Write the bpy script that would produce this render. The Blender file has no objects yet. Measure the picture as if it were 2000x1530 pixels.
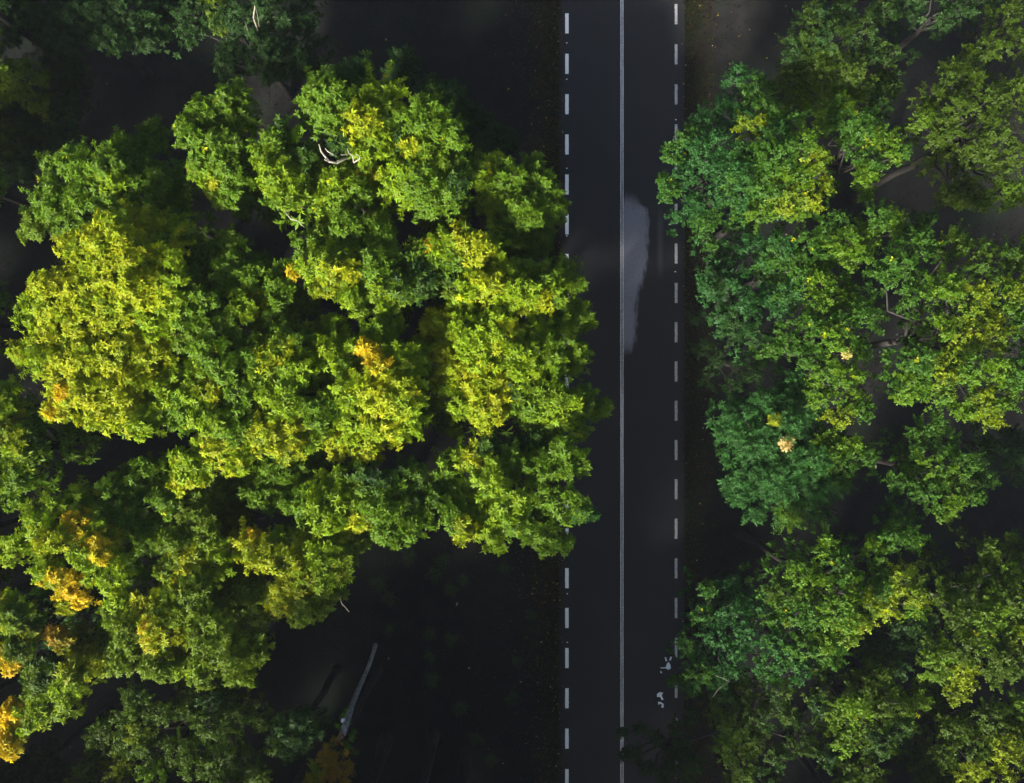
import bpy, math, random
import numpy as np
from mathutils import Vector

sc = bpy.context.scene
COL = sc.collection

# ------------------------------------------------------------------ camera
H = 45.0                 # flying height of the camera above the road
PPM = 38.05              # photograph pixels (2000 px frame) per metre on the ground
W_PX, H_PX = 2000.0, 1530.0
cam_d = bpy.data.cameras.new('camera'); cam = bpy.data.objects.new('camera', cam_d); COL.objects.link(cam)
cam.location = (0, 0, H); cam.rotation_euler = (0, 0, 0)
cam_d.sensor_fit = 'HORIZONTAL'; cam_d.sensor_width = 36.0
cam_d.lens = 36.0 * H / (W_PX / PPM)
cam_d.clip_end = 2000.0
sc.camera = cam

# ------------------------------------------------------------------ light
SUN_EL = math.radians(42.0)
SUN_AZ = math.radians(211.0)       # compass bearing of the sun, 0 = +Y, clockwise
S = Vector((math.sin(SUN_AZ) * math.cos(SUN_EL), math.cos(SUN_AZ) * math.cos(SUN_EL), math.sin(SUN_EL)))
world = bpy.data.worlds.new('World'); sc.world = world; world.use_nodes = True
wn = world.node_tree; wn.nodes.clear()
sky = wn.nodes.new('ShaderNodeTexSky'); sky.sky_type = 'NISHITA'; sky.sun_disc = False
sky.sun_elevation = SUN_EL; sky.sun_rotation = SUN_AZ; sky.dust_density = 3.0
bg = wn.nodes.new('ShaderNodeBackground'); bg.inputs['Strength'].default_value = 0.06
wo = wn.nodes.new('ShaderNodeOutputWorld')
wn.links.new(sky.outputs[0], bg.inputs[0]); wn.links.new(bg.outputs[0], wo.inputs[0])
sun_d = bpy.data.lights.new('sun', 'SUN'); sun_d.energy = 5.0; sun_d.angle = math.radians(7.0); sun_d.color = (1.0, 0.95, 0.86)      # sun softened by thin cloud
sun = bpy.data.objects.new('sun', sun_d); COL.objects.link(sun)
sun.rotation_euler = (-S).to_track_quat('-Z', 'Y').to_euler(); sun.location = S * 200

sc.view_settings.view_transform = 'Standard'; sc.view_settings.look = 'None'
sc.view_settings.gamma = 1.0; sc.view_settings.use_curve_mapping = False
sc.view_settings.exposure = 1.82
sc.render.engine = 'CYCLES'
cy = sc.cycles
cy.max_bounces = 6; cy.diffuse_bounces = 3; cy.glossy_bounces = 2; cy.transmission_bounces = 4; cy.transparent_max_bounces = 4
cy.use_denoising = True

# ------------------------------------------------------------------ helpers
R0 = np.random.default_rng(7)
random.seed(7)

def world_at(px, py, z):
    k = (H - z) / H / PPM
    return np.array(((px - W_PX / 2) * k, (H_PX / 2 - py) * k, z))

def mesh_obj(name, verts, faces, mat, parent=None, smooth=False, tint=None):
    me = bpy.data.meshes.new(name)
    v = np.asarray(verts, dtype=np.float32)
    if isinstance(faces, np.ndarray):
        n, k = faces.shape
        me.vertices.add(len(v)); me.vertices.foreach_set('co', v.ravel())
        me.loops.add(n * k); me.loops.foreach_set('vertex_index', faces.astype(np.int32).ravel())
        me.polygons.add(n)
        me.polygons.foreach_set('loop_start', np.arange(0, n * k, k, dtype=np.int32))
        me.polygons.foreach_set('loop_total', np.full(n, k, dtype=np.int32))
        me.update(calc_edges=True)
    else:
        me.from_pydata([tuple(map(float, p)) for p in v], [], faces)
        me.update()
    if smooth:
        me.polygons.foreach_set('use_smooth', np.ones(len(me.polygons), dtype=bool))
    if tint is not None:
        a = me.color_attributes.new('tint', 'FLOAT_COLOR', 'POINT')
        c = np.ones((len(v), 4), dtype=np.float32); c[:, :3] = tint
        a.data.foreach_set('color', c.ravel())
    me.materials.append(mat)
    o = bpy.data.objects.new(name, me); COL.objects.link(o)
    if parent is not None: o.parent = parent
    return o

def thing(name, label, cat, loc, group=None):
    o = bpy.data.objects.new(name, None); COL.objects.link(o)
    o.empty_display_size = 0.3
    o.location = loc; o['label'] = label; o['category'] = cat
    if group: o['group'] = group
    return o

def tag(o, label, cat, group=None):
    o['label'] = label; o['category'] = cat
    if group: o['group'] = group
    return o

class Tubes:
    """collects tapered bent tubes into one mesh"""
    def __init__(s): s.v = []; s.f = []; s.n = 0
    def add(s, pts, radii, sides=6, cap=True):
        pts = [np.asarray(p, float) for p in pts]
        base = s.n
        for i, p in enumerate(pts):
            t = pts[min(i + 1, len(pts) - 1)] - pts[max(i - 1, 0)]
            t = t / (np.linalg.norm(t) + 1e-9)
            a = np.cross(t, (0.31, 0.95, 0.05)); a /= np.linalg.norm(a) + 1e-9
            b = np.cross(t, a)
            for k in range(sides):
                an = 2 * math.pi * k / sides
                s.v.append(p + radii[i] * (math.cos(an) * a + math.sin(an) * b))
        for i in range(len(pts) - 1):
            for k in range(sides):
                k2 = (k + 1) % sides
                s.f.append((base + i * sides + k, base + i * sides + k2, base + (i + 1) * sides + k2, base + (i + 1) * sides + k))
        if cap:
            s.f.append(tuple(base + (len(pts) - 1) * sides + k for k in range(sides)))
            s.f.append(tuple(base + k for k in reversed(range(sides))))
        s.n += len(pts) * sides
    def build(s, name, mat, parent, origin=(0, 0, 0)):
        return mesh_obj(name, np.array(s.v) - np.asarray(origin), s.f, mat, parent, smooth=True)

def bent(a, b, n, wob, rng, sag=0.0):
    a = np.asarray(a, float); b = np.asarray(b, float)
    L = np.linalg.norm(b - a); out = []
    for i in range(n + 1):
        t = i / n
        p = a * (1 - t) + b * t
        if 0 < i < n: p = p + rng.normal(0, wob * L, 3)
        p[2] -= sag * L * 4 * t * (1 - t)
        out.append(p)
    return out

# ------------------------------------------------------------------ materials
def nodes_of(m):
    m.use_nodes = True; nt = m.node_tree; nt.nodes.clear()
    return nt, nt.nodes, nt.links

def mat_leaf():
    m = bpy.data.materials.new('leaf'); nt, N, L = nodes_of(m)
    at = N.new('ShaderNodeAttribute'); at.attribute_name = 'tint'
    tc = N.new('ShaderNodeTexCoord')
    nz = N.new('ShaderNodeTexNoise'); nz.inputs['Scale'].default_value = 22.0; nz.inputs['Detail'].default_value = 2.0
    L.new(tc.outputs['Object'], nz.inputs['Vector'])
    hsv = N.new('ShaderNodeHueSaturation')
    mr = N.new('ShaderNodeMapRange'); mr.inputs[3].default_value = 0.85; mr.inputs[4].default_value = 1.15
    L.new(nz.outputs['Fac'], mr.inputs[0]); L.new(mr.outputs[0], hsv.inputs['Value']); L.new(at.outputs['Color'], hsv.inputs['Color'])
    pb = N.new('ShaderNodeBsdfPrincipled'); pb.inputs['Roughness'].default_value = 0.5; pb.inputs['Specular IOR Level'].default_value = 0.15
    tr = N.new('ShaderNodeBsdfTranslucent')
    gm = N.new('ShaderNodeMix'); gm.data_type = 'RGBA'; gm.blend_type = 'MULTIPLY'; gm.inputs[0].default_value = 1.0
    gm.inputs[7].default_value = (1.35, 1.45, 0.6, 1)
    L.new(hsv.outputs[0], pb.inputs['Base Color']); L.new(hsv.outputs[0], gm.inputs[6]); L.new(gm.outputs[2], tr.inputs['Color'])
    mx = N.new('ShaderNodeMixShader'); mx.inputs[0].default_value = 0.33
    out = N.new('ShaderNodeOutputMaterial')
    L.new(pb.outputs[0], mx.inputs[1]); L.new(tr.outputs[0], mx.inputs[2]); L.new(mx.outputs[0], out.inputs[0])
    return m

def mat_noise(name, c1, c2, scale, rough=0.85, bump=0.3, spec=0.2, detail=6.0, scale2=None, c3=None, bscale=None):
    m = bpy.data.materials.new(name); nt, N, L = nodes_of(m)
    tc = N.new('ShaderNodeTexCoord')
    nz = N.new('ShaderNodeTexNoise'); nz.inputs['Scale'].default_value = scale; nz.inputs['Detail'].default_value = detail
    L.new(tc.outputs['Object'], nz.inputs['Vector'])
    cr = N.new('ShaderNodeValToRGB'); cr.color_ramp.elements[0].position = 0.35; cr.color_ramp.elements[1].position = 0.66
    cr.color_ramp.elements[0].color = (*c1, 1); cr.color_ramp.elements[1].color = (*c2, 1)
    L.new(nz.outputs['Fac'], cr.inputs[0]); colour = cr.outputs[0]
    if c3 is not None:
        n2 = N.new('ShaderNodeTexNoise'); n2.inputs['Scale'].default_value = scale2; n2.inputs['Detail'].default_value = 4
        L.new(tc.outputs['Object'], n2.inputs['Vector'])
        r2 = N.new('ShaderNodeMapRange'); r2.inputs[1].default_value = 0.5; r2.inputs[2].default_value = 0.68
        L.new(n2.outputs['Fac'], r2.inputs[0])
        mx = N.new('ShaderNodeMix'); mx.data_type = 'RGBA'; mx.inputs[7].default_value = (*c3, 1)
        L.new(r2.outputs[0], mx.inputs[0]); L.new(colour, mx.inputs[6]); colour = mx.outputs[2]
    pb = N.new('ShaderNodeBsdfPrincipled'); pb.inputs['Roughness'].default_value = rough; pb.inputs['Specular IOR Level'].default_value = spec
    L.new(colour, pb.inputs['Base Color'])
    if bump:
        bp = N.new('ShaderNodeBump'); bp.inputs['Strength'].default_value = bump; bp.inputs['Distance'].default_value = 0.02
        if bscale:
            n3 = N.new('ShaderNodeTexNoise'); n3.inputs['Scale'].default_value = bscale; n3.inputs['Detail'].default_value = 3
            L.new(tc.outputs['Object'], n3.inputs['Vector']); L.new(n3.outputs['Fac'], bp.inputs['Height'])
        else:
            L.new(nz.outputs['Fac'], bp.inputs['Height'])
        L.new(bp.outputs[0], pb.inputs['Normal'])
    out = N.new('ShaderNodeOutputMaterial'); L.new(pb.outputs[0], out.inputs[0])
    return m

def mat_paint(name, wear, paint=(0.8, 0.8, 0.78), edge_half=None):
    """road paint worn through to asphalt in a fine grainy pattern; edge_half: a band along the middle worn more"""
    m = bpy.data.materials.new(name); nt, N, L = nodes_of(m)
    geo = N.new('ShaderNodeNewGeometry')
    nz = N.new('ShaderNodeTexNoise'); nz.inputs['Scale'].default_value = 28.0; nz.inputs['Detail'].default_value = 5
    mp = N.new('ShaderNodeMapping'); mp.inputs['Scale'].default_value = (1.6, 0.55, 1)
    L.new(geo.outputs['Position'], mp.inputs[0]); L.new(mp.outputs[0], nz.inputs['Vector'])
    fac = nz.outputs['Fac']
    if edge_half is not None:
        tc = N.new('ShaderNodeTexCoord'); sp = N.new('ShaderNodeSeparateXYZ'); L.new(tc.outputs['Object'], sp.inputs[0])
        ab = N.new('ShaderNodeMath'); ab.operation = 'ABSOLUTE'; L.new(sp.outputs[0], ab.inputs[0])
        r = N.new('ShaderNodeMapRange'); r.inputs[1].default_value = edge_half * 0.55; r.inputs[2].default_value = edge_half * 1.15
        r.inputs[3].default_value = 0.30; r.inputs[4].default_value = 0.0
        L.new(ab.outputs[0], r.inputs[0])
        ad = N.new('ShaderNodeMath'); ad.operation = 'ADD'; L.new(fac, ad.inputs[0]); L.new(r.outputs[0], ad.inputs[1]); fac = ad.outputs[0]
        # long worn and fresher stretches along the line
        n4 = N.new('ShaderNodeTexNoise'); n4.noise_dimensions = '1D'; n4.inputs['Scale'].default_value = 0.16; n4.inputs['Detail'].default_value = 3
        L.new(sp.outputs[1], n4.inputs['W'])
        r4 = N.new('ShaderNodeMapRange'); r4.inputs[1].default_value = 0.35; r4.inputs[2].default_value = 0.7; r4.inputs[3].default_value = -0.10; r4.inputs[4].default_value = 0.14
        L.new(n4.outputs['Fac'], r4.inputs[0])
        a2 = N.new('ShaderNodeMath'); a2.operation = 'ADD'; L.new(fac, a2.inputs[0]); L.new(r4.outputs[0], a2.inputs[1]); fac = a2.outputs[0]
    mr = N.new('ShaderNodeMapRange'); mr.inputs[1].default_value = wear; mr.inputs[2].default_value = wear + 0.22
    L.new(fac, mr.inputs[0])
    mx = N.new('ShaderNodeMix'); mx.data_type = 'RGBA'; mx.inputs[6].default_value = (*paint, 1); mx.inputs[7].default_value = (0.10, 0.10, 0.105, 1)
    L.new(mr.outputs[0], mx.inputs[0])
    pb = N.new('ShaderNodeBsdfPrincipled'); pb.inputs['Roughness'].default_value = 0.7
    L.new(mx.outputs[2], pb.inputs['Base Color'])
    out = N.new('ShaderNodeOutputMaterial'); L.new(pb.outputs[0], out.inputs[0])
    return m

M_LEAF = mat_leaf()
M_BARK = mat_noise('bark', (0.012, 0.011, 0.010), (0.038, 0.034, 0.029), 9, bump=0.6)
M_DEAD = mat_noise('dead_wood', (0.15, 0.135, 0.10), (0.30, 0.27, 0.20), 14, bump=0.4)
M_SNAG = mat_noise('pale_bark', (0.20, 0.19, 0.175), (0.44, 0.42, 0.39), 6, bump=0.5, scale2=2.2, c3=(0.20, 0.21, 0.20))
M_SPLIT = mat_noise('split_wood', (0.14, 0.07, 0.02), (0.45, 0.27, 0.09), 12, bump=0.5)
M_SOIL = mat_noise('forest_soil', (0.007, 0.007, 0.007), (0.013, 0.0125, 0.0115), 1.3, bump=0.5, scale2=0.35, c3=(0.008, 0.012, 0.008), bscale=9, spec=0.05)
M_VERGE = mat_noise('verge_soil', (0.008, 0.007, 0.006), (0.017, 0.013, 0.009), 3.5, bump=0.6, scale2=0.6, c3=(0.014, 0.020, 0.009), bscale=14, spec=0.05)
M_ASPH = mat_noise('asphalt', (0.0105, 0.0105, 0.0108), (0.021, 0.021, 0.0215), 42, rough=0.75, bump=0.35, spec=0.2, scale2=0.5, c3=(0.018, 0.018, 0.0185))
def dry_patch(m):
    """a dried, paler stretch of the damp asphalt beside the centre line, with its own ragged outline"""
    nt = m.node_tree; N, L = nt.nodes, nt.links
    pb = next(n for n in N if n.type == 'BSDF_PRINCIPLED'); src = pb.inputs['Base Color'].links[0].from_socket
    tc = N.new('ShaderNodeTexCoord'); sp = N.new('ShaderNodeSeparateXYZ'); L.new(tc.outputs['Object'], sp.inputs[0])
    nz = N.new('ShaderNodeTexNoise'); nz.inputs['Scale'].default_value = 1.0; nz.inputs['Detail'].default_value = 5
    mp = N.new('ShaderNodeMapping'); mp.inputs['Scale'].default_value = (5.5, 1.4, 1); L.new(tc.outputs['Object'], mp.inputs[0]); L.new(mp.outputs[0], nz.inputs['Vector'])
    def math_(op, a, b=None, c=None):
        n = N.new('ShaderNodeMath'); n.operation = op
        for i, v in enumerate((a, b, c)):
            if v is None: continue
            if isinstance(v, (int, float)): n.inputs[i].default_value = v
            else: L.new(v, n.inputs[i])
        return n.outputs[0]
    def rng(v, a, b, c, d):
        n = N.new('ShaderNodeMapRange'); n.interpolation_type = 'SMOOTHSTEP'; L.new(v, n.inputs[0])
        for i, q in enumerate((a, b, c, d)): n.inputs[i + 1].default_value = q
        return n.outputs[0]
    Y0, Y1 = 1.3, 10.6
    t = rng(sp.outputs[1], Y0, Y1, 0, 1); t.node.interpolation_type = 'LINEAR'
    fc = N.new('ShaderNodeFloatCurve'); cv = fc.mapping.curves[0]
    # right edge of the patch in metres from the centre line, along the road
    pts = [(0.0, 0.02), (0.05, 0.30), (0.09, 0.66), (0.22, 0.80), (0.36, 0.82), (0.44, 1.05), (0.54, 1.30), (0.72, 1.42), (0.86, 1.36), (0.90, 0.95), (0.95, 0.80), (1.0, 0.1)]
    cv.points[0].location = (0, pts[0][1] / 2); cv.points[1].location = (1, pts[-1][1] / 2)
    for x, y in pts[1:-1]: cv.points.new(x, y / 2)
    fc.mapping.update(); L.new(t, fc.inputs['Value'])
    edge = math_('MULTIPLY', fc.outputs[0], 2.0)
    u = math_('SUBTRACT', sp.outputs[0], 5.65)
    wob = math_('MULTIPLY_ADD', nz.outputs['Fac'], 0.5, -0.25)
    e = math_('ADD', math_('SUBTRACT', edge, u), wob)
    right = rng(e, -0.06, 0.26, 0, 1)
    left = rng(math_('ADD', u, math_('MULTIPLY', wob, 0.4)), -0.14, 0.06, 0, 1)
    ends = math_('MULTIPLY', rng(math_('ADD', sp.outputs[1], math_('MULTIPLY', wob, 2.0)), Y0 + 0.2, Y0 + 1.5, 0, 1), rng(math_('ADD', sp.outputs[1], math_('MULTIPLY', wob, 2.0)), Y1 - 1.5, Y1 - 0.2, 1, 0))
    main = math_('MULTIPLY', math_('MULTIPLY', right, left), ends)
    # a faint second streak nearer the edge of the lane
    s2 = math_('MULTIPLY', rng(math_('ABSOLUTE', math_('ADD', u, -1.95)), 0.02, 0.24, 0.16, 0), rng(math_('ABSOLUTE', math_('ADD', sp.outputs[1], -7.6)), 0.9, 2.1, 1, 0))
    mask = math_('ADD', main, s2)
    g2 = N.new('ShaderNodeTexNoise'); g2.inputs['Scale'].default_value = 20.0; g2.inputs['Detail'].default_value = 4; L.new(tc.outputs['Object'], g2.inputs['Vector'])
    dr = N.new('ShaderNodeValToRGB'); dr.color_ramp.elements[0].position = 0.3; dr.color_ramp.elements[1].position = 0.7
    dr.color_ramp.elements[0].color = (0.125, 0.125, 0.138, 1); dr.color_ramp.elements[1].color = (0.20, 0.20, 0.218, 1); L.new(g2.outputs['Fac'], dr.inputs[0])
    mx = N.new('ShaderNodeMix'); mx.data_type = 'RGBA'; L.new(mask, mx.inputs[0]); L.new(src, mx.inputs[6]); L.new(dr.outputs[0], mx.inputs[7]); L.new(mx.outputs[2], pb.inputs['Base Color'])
dry_patch(M_ASPH)
M_PAINT_L = mat_paint('edge_paint', 0.72, (0.86, 0.83, 0.76))
M_PAINT_R = mat_paint('worn_edge_paint', 0.46, (0.46, 0.45, 0.43))
M_PAINT_C = mat_paint('centre_paint', 0.56, (0.60, 0.58, 0.55), edge_half=0.045)
M_SCRAP = mat_noise('pale_scrap', (0.62, 0.70, 0.73), (0.85, 0.88, 0.88), 16, rough=0.6, bump=0.1)

# ------------------------------------------------------------------ setting
def sheet(name, x0, x1, y0, y1, z, mat, nx=1, ny=1, parent=None, relief=0.0, origin=(0, 0, 0)):
    xs = np.linspace(x0, x1, nx + 1); ys = np.linspace(y0, y1, ny + 1)
    X, Y = np.meshgrid(xs, ys); Z = np.full_like(X, z)
    if relief:
        Z = Z + relief * (np.sin(X * 1.3 + 0.7 * np.sin(Y * 0.9)) * np.cos(Y * 1.1 + X * 0.31) + 0.5 * np.sin(X * 3.1) * np.sin(Y * 2.7))
    v = np.stack([X.ravel(), Y.ravel(), Z.ravel()], 1) - np.asarray(origin)
    i = np.arange(ny)[:, None] * (nx + 1) + np.arange(nx)[None]
    f = np.stack([i, i + 1, i + nx + 2, i + nx + 1], -1).reshape(-1, 4)
    return mesh_obj(name, v, f, mat, parent)

RX0, RX1 = 2.42, 8.86            # edges of the asphalt
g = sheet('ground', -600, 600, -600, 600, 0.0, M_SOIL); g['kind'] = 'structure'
road_me = [(RX0, -600, 0), (RX1, -600, 0), (RX1, 600, 0), (RX0, 600, 0), (RX0, -600, 0.06), (RX1, -600, 0.06), (RX1, 600, 0.06), (RX0, 600, 0.06)]
road = mesh_obj('road', road_me, [(4, 5, 6, 7), (0, 1, 5, 4), (2, 3, 7, 6), (1, 2, 6, 5), (3, 0, 4, 7)], M_ASPH); road['kind'] = 'structure'
vl = sheet('verge_left', RX0 - 1.5, RX0 - 0.003, -120, 120, 0.03, M_VERGE, 6, 480, relief=0.012); vl['kind'] = 'structure'
vr = sheet('verge_right', RX1 + 0.003, RX1 + 1.5, -120, 120, 0.03, M_VERGE, 6, 480, relief=0.012); vr['kind'] = 'structure'

# painted markings: each dash a piece of its own, 1 m long with 1 m gaps
def strip_mesh(w, l, seed, n=14):
    rng = np.random.default_rng(seed); v = []; f = []
    for i in range(n + 1):
        y = -l / 2 + l * i / n
        a, b = rng.normal(0, 0.0035, 2)
        v += [(-w / 2 + a, y, 0), (w / 2 + b, y, 0)]
    f = [(2 * i, 2 * i + 1, 2 * i + 3, 2 * i + 2) for i in range(n)]
    me = bpy.data.meshes.new('edge_dash'); me.from_pydata(v, [], f); me.update()
    return me
ZR = 0.064
def zpx(px, py, z=ZR): return world_at(px, py, z)
dl = []; y = 46.0 - 78.9 * 6
ys_left = []; ys_right = []
for k in range(-6, 26):
    t = k / 19.0
    ys_left.append(46 + 1476 * t - 9.0 * math.sin(2 * math.pi * min(max(t, 0), 1)) * -0.45)
    ys_right.append(28 + 1240 * (k / 16.0) - 6.0 * math.sin(2 * math.pi * min(max(k / 19.0, 0), 1)) * -0.45)
dash_l = [strip_mesh(0.178, 1.03, s) for s in range(5)]
dash_r = [strip_mesh(0.14, 1.03, 10 + s) for s in range(5)]
for m_ in dash_l: m_.materials.append(M_PAINT_L)
for m_ in dash_r: m_.materials.append(M_PAINT_R)
for side, yl, ms, px in (('l', ys_left, dash_l, 1107.3), ('r', ys_right, dash_r, 1320.5)):
    for i, yy in enumerate(yl):
        o = bpy.data.objects.new('edge_dash', ms[i % 5]); COL.objects.link(o); o.parent = road
        p = zpx(px, yy)
        o.location = p
spot_v = [(0.045 * math.cos(a * math.pi / 3), 0.03 * math.sin(a * math.pi / 3), 0) for a in range(6)]
spot = bpy.data.meshes.new('paint_spot'); spot.from_pydata(spot_v, [], [tuple(range(6))]); spot.materials.append(M_PAINT_L)
for (px, py) in ((1107, 84), (1107, 155), (1107, 329), (1107, 397), (1107, 461), (1108, 1075), (1108, 1160), (1108, 1255), (1319, 531), (1320, 234)):
    o = bpy.data.objects.new('paint_spot', spot); COL.objects.link(o); o.parent = road; o.location = zpx(px, py)
cx = zpx(1214.8, 0)[0]
cm = strip_mesh(0.155, 240, 99, 600); cm.materials.append(M_PAINT_C)
o = bpy.data.objects.new('centre_line', cm); COL.objects.link(o); o.parent = road; o.location = (cx, 0, ZR)

# ------------------------------------------------------------------ foliage
TINT = {'d': (0.018, 0.045, 0.008), 'u': (0.024, 0.078, 0.014), 'g': (0.066, 0.124, 0.005), 'm': (0.074, 0.116, 0.005),  # dark 'd' and olive 'm' also paint shade into the outer trees' leaves
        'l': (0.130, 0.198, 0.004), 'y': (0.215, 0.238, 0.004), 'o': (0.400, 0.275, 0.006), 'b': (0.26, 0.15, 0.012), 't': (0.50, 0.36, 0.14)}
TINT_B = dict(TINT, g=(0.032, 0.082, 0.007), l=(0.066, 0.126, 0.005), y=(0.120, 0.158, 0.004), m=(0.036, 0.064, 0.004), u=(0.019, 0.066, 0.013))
# leaf kinds: leaf length, width, leaves per sprig, spread of the sprig, tilt range, sprig area, twig length
KIND = {'A': dict(L=0.165, W=0.060, n=11, tl=(50, 100), area=0.0315, twig=0.08),
        'B': dict(L=0.098, W=0.064, n=9, tl=(40, 105), area=0.035, twig=0.24),
        'C': dict(L=0.135, W=0.036, n=16, tl=(45, 80), area=0.046, twig=0.30)}

def unit(v): return v / (np.linalg.norm(v, axis=-1, keepdims=True) + 1e-9)

def sprigs(P, ax, kind, tint, rng, big=1.0):
    """one sprig of folded leaf quads at each point P, growing along ax"""
    K = KIND[kind]; n = len(P); m = K['n']
    ref = unit(np.cross(ax, rng.normal(0, 1, (n, 3)))); ref2 = np.cross(ax, ref)
    az = (np.arange(m) * 2.39996)[None] + rng.uniform(0, 6.28, (n, 1)) + rng.normal(0, 0.25, (n, m))
    tl = np.radians(rng.uniform(K['tl'][0], K['tl'][1], (n, m)))
    size = big * rng.uniform(0.75, 1.2, (n, 1)) * rng.uniform(0.7, 1.2, (n, m))
    rad_dir = np.cos(az)[..., None] * ref[:, None] + np.sin(az)[..., None] * ref2[:, None]
    D = np.sin(tl)[..., None] * rad_dir + np.cos(tl)[..., None] * ax[:, None]
    Wd = unit(np.cross(ax[:, None] + rng.normal(0, 0.13, (n, m, 3)), D))
    Nn = np.cross(D, Wd)
    along = (np.arange(m) / m)[None] * K['twig'] + rng.normal(0, 0.015, (n, m))
    B = P[:, None] + ax[:, None] * along[..., None] - ax[:, None] * K['twig'] * 0.5
    L_ = (K['L'] * size)[..., None]; W_ = (K['W'] * size)[..., None]
    droop = np.array((0, 0, -0.12)) * L_
    mid = B + D * L_ * 0.52 + Nn * W_ * 0.22
    V = np.stack([B, mid + Wd * W_ * 0.5, B + D * L_ + droop, mid - Wd * W_ * 0.5], 2).reshape(-1, 3)
    t = np.asarray(tint)
    if t.ndim == 1: t = np.repeat(t[None], n, 0)
    c = t[:, None] * rng.uniform(0.80, 1.22, (n, 1, 1)) * rng.uniform(0.88, 1.12, (n, m, 1))
    c = c * (1 + rng.normal(0, 0.10, (n, m, 1)) * np.array((1.0, 0.1, 0.0)))
    return V, np.clip(np.repeat(c.reshape(-1, 3), 4, 0), 0.002, 0.8)

def shell(cent, rad, kind, rng, dens=1.0, low=-0.1, flat=0.85, jit=0.22):
    """where sprigs sit on the lumpy outer shell of one rounded leaf mass"""
    K = KIND[kind]
    n = int(max(6, dens * 4 * math.pi * rad * rad * 0.5 / K['area']))
    d = unit(rng.normal(0, 1, (int(n * 2.2) + 10, 3))); d = d[d[:, 2] > low][:n]
    n = len(d)
    ph = rng.uniform(0, 6.28, 6)
    lump = 1 + 0.16 * np.sin(3.1 * d[:, 0] + ph[0]) * np.sin(3.3 * d[:, 1] + ph[1]) + 0.13 * np.sin(5.7 * d[:, 1] + ph[2]) * np.sin(5.1 * d[:, 0] + ph[3]) + 0.08 * np.sin(9 * d[:, 2] + ph[4])
    rr = rad * lump * (1 - np.abs(rng.normal(0, jit, n)))
    sh = rng.random(n) < 0.10
    rr = np.where(sh, rad * rng.uniform(1.05, 1.45, n), np.maximum(rr, 0.25 * rad))
    P = np.asarray(cent) + d * rr[:, None] * np.array((1, 1, flat))
    ax = unit(d + np.array((0, 0, 0.45)) + rng.normal(0, 0.18, (n, 3)))
    return P, ax

def sprays(cent, rad, rng, n):
    """feathery shoots of a few sprigs each that poke out beyond the mass"""
    P = []; A = []
    for i in range(n):
        d = unit(rng.normal(0, 1, 3) * np.array((1, 1, 0.45)) + np.array((0, 0, 0.25)))
        side = unit(rng.normal(0, 1, 3)); L = rad * rng.uniform(1.0, 1.42); k = int(rng.integers(3, 6))
        for q in range(k):
            u = 0.68 + (L / rad - 0.68) * q / (k - 1)
            P.append(cent + (d * u + side * 0.10 * (u - 0.68)) * rad - np.array((0, 0, 0.10 * (u - 0.68) * rad)))
            A.append(unit(d + np.array((0, 0, 0.5)) + rng.normal(0, 0.15, 3)))
    return np.array(P), np.array(A)

def leaves(cent, rad, kind, tint, rng, dens=1.0, low=-0.1, big=1.0):
    P, ax = shell(cent, rad, kind, rng, dens, low)
    return sprigs(P, ax, kind, tint, rng, big)

def leaf_faces(nv):
    b = np.arange(0, nv, 4)
    return np.stack([b, b + 1, b + 2, b, b + 2, b + 3], 1).reshape(-1, 3)

def mixed(letter, P, rng, base, kind='A'):
    """tints of the sprigs of one bough: its own colour fading into its tree's in small patches"""
    n = len(P); tn = TINT_B if kind == 'B' else TINT; a = np.array(tn[letter]); b = np.array(tn[base])
    ph = rng.uniform(0, 6.28, 3)
    w = np.sin(P[:, 0] * 5.2 + ph[0]) + np.sin(P[:, 1] * 5.6 + ph[1]) + np.sin((P[:, 0] + P[:, 2]) * 3.1 + ph[2])
    k = np.clip(0.30 + 0.20 * w + rng.normal(0, 0.18, n), 0, 1)[:, None]
    if letter in 'ot': b = 0.5 * b + 0.5 * np.array(TINT['y']); k = k * 0.7
    t = a * (1 - k) + b * k
    if letter in 'gly':
        hot = rng.random(n) < 0.006
        t[hot] = np.array(TINT['y']) * 1.15
    return t

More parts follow.
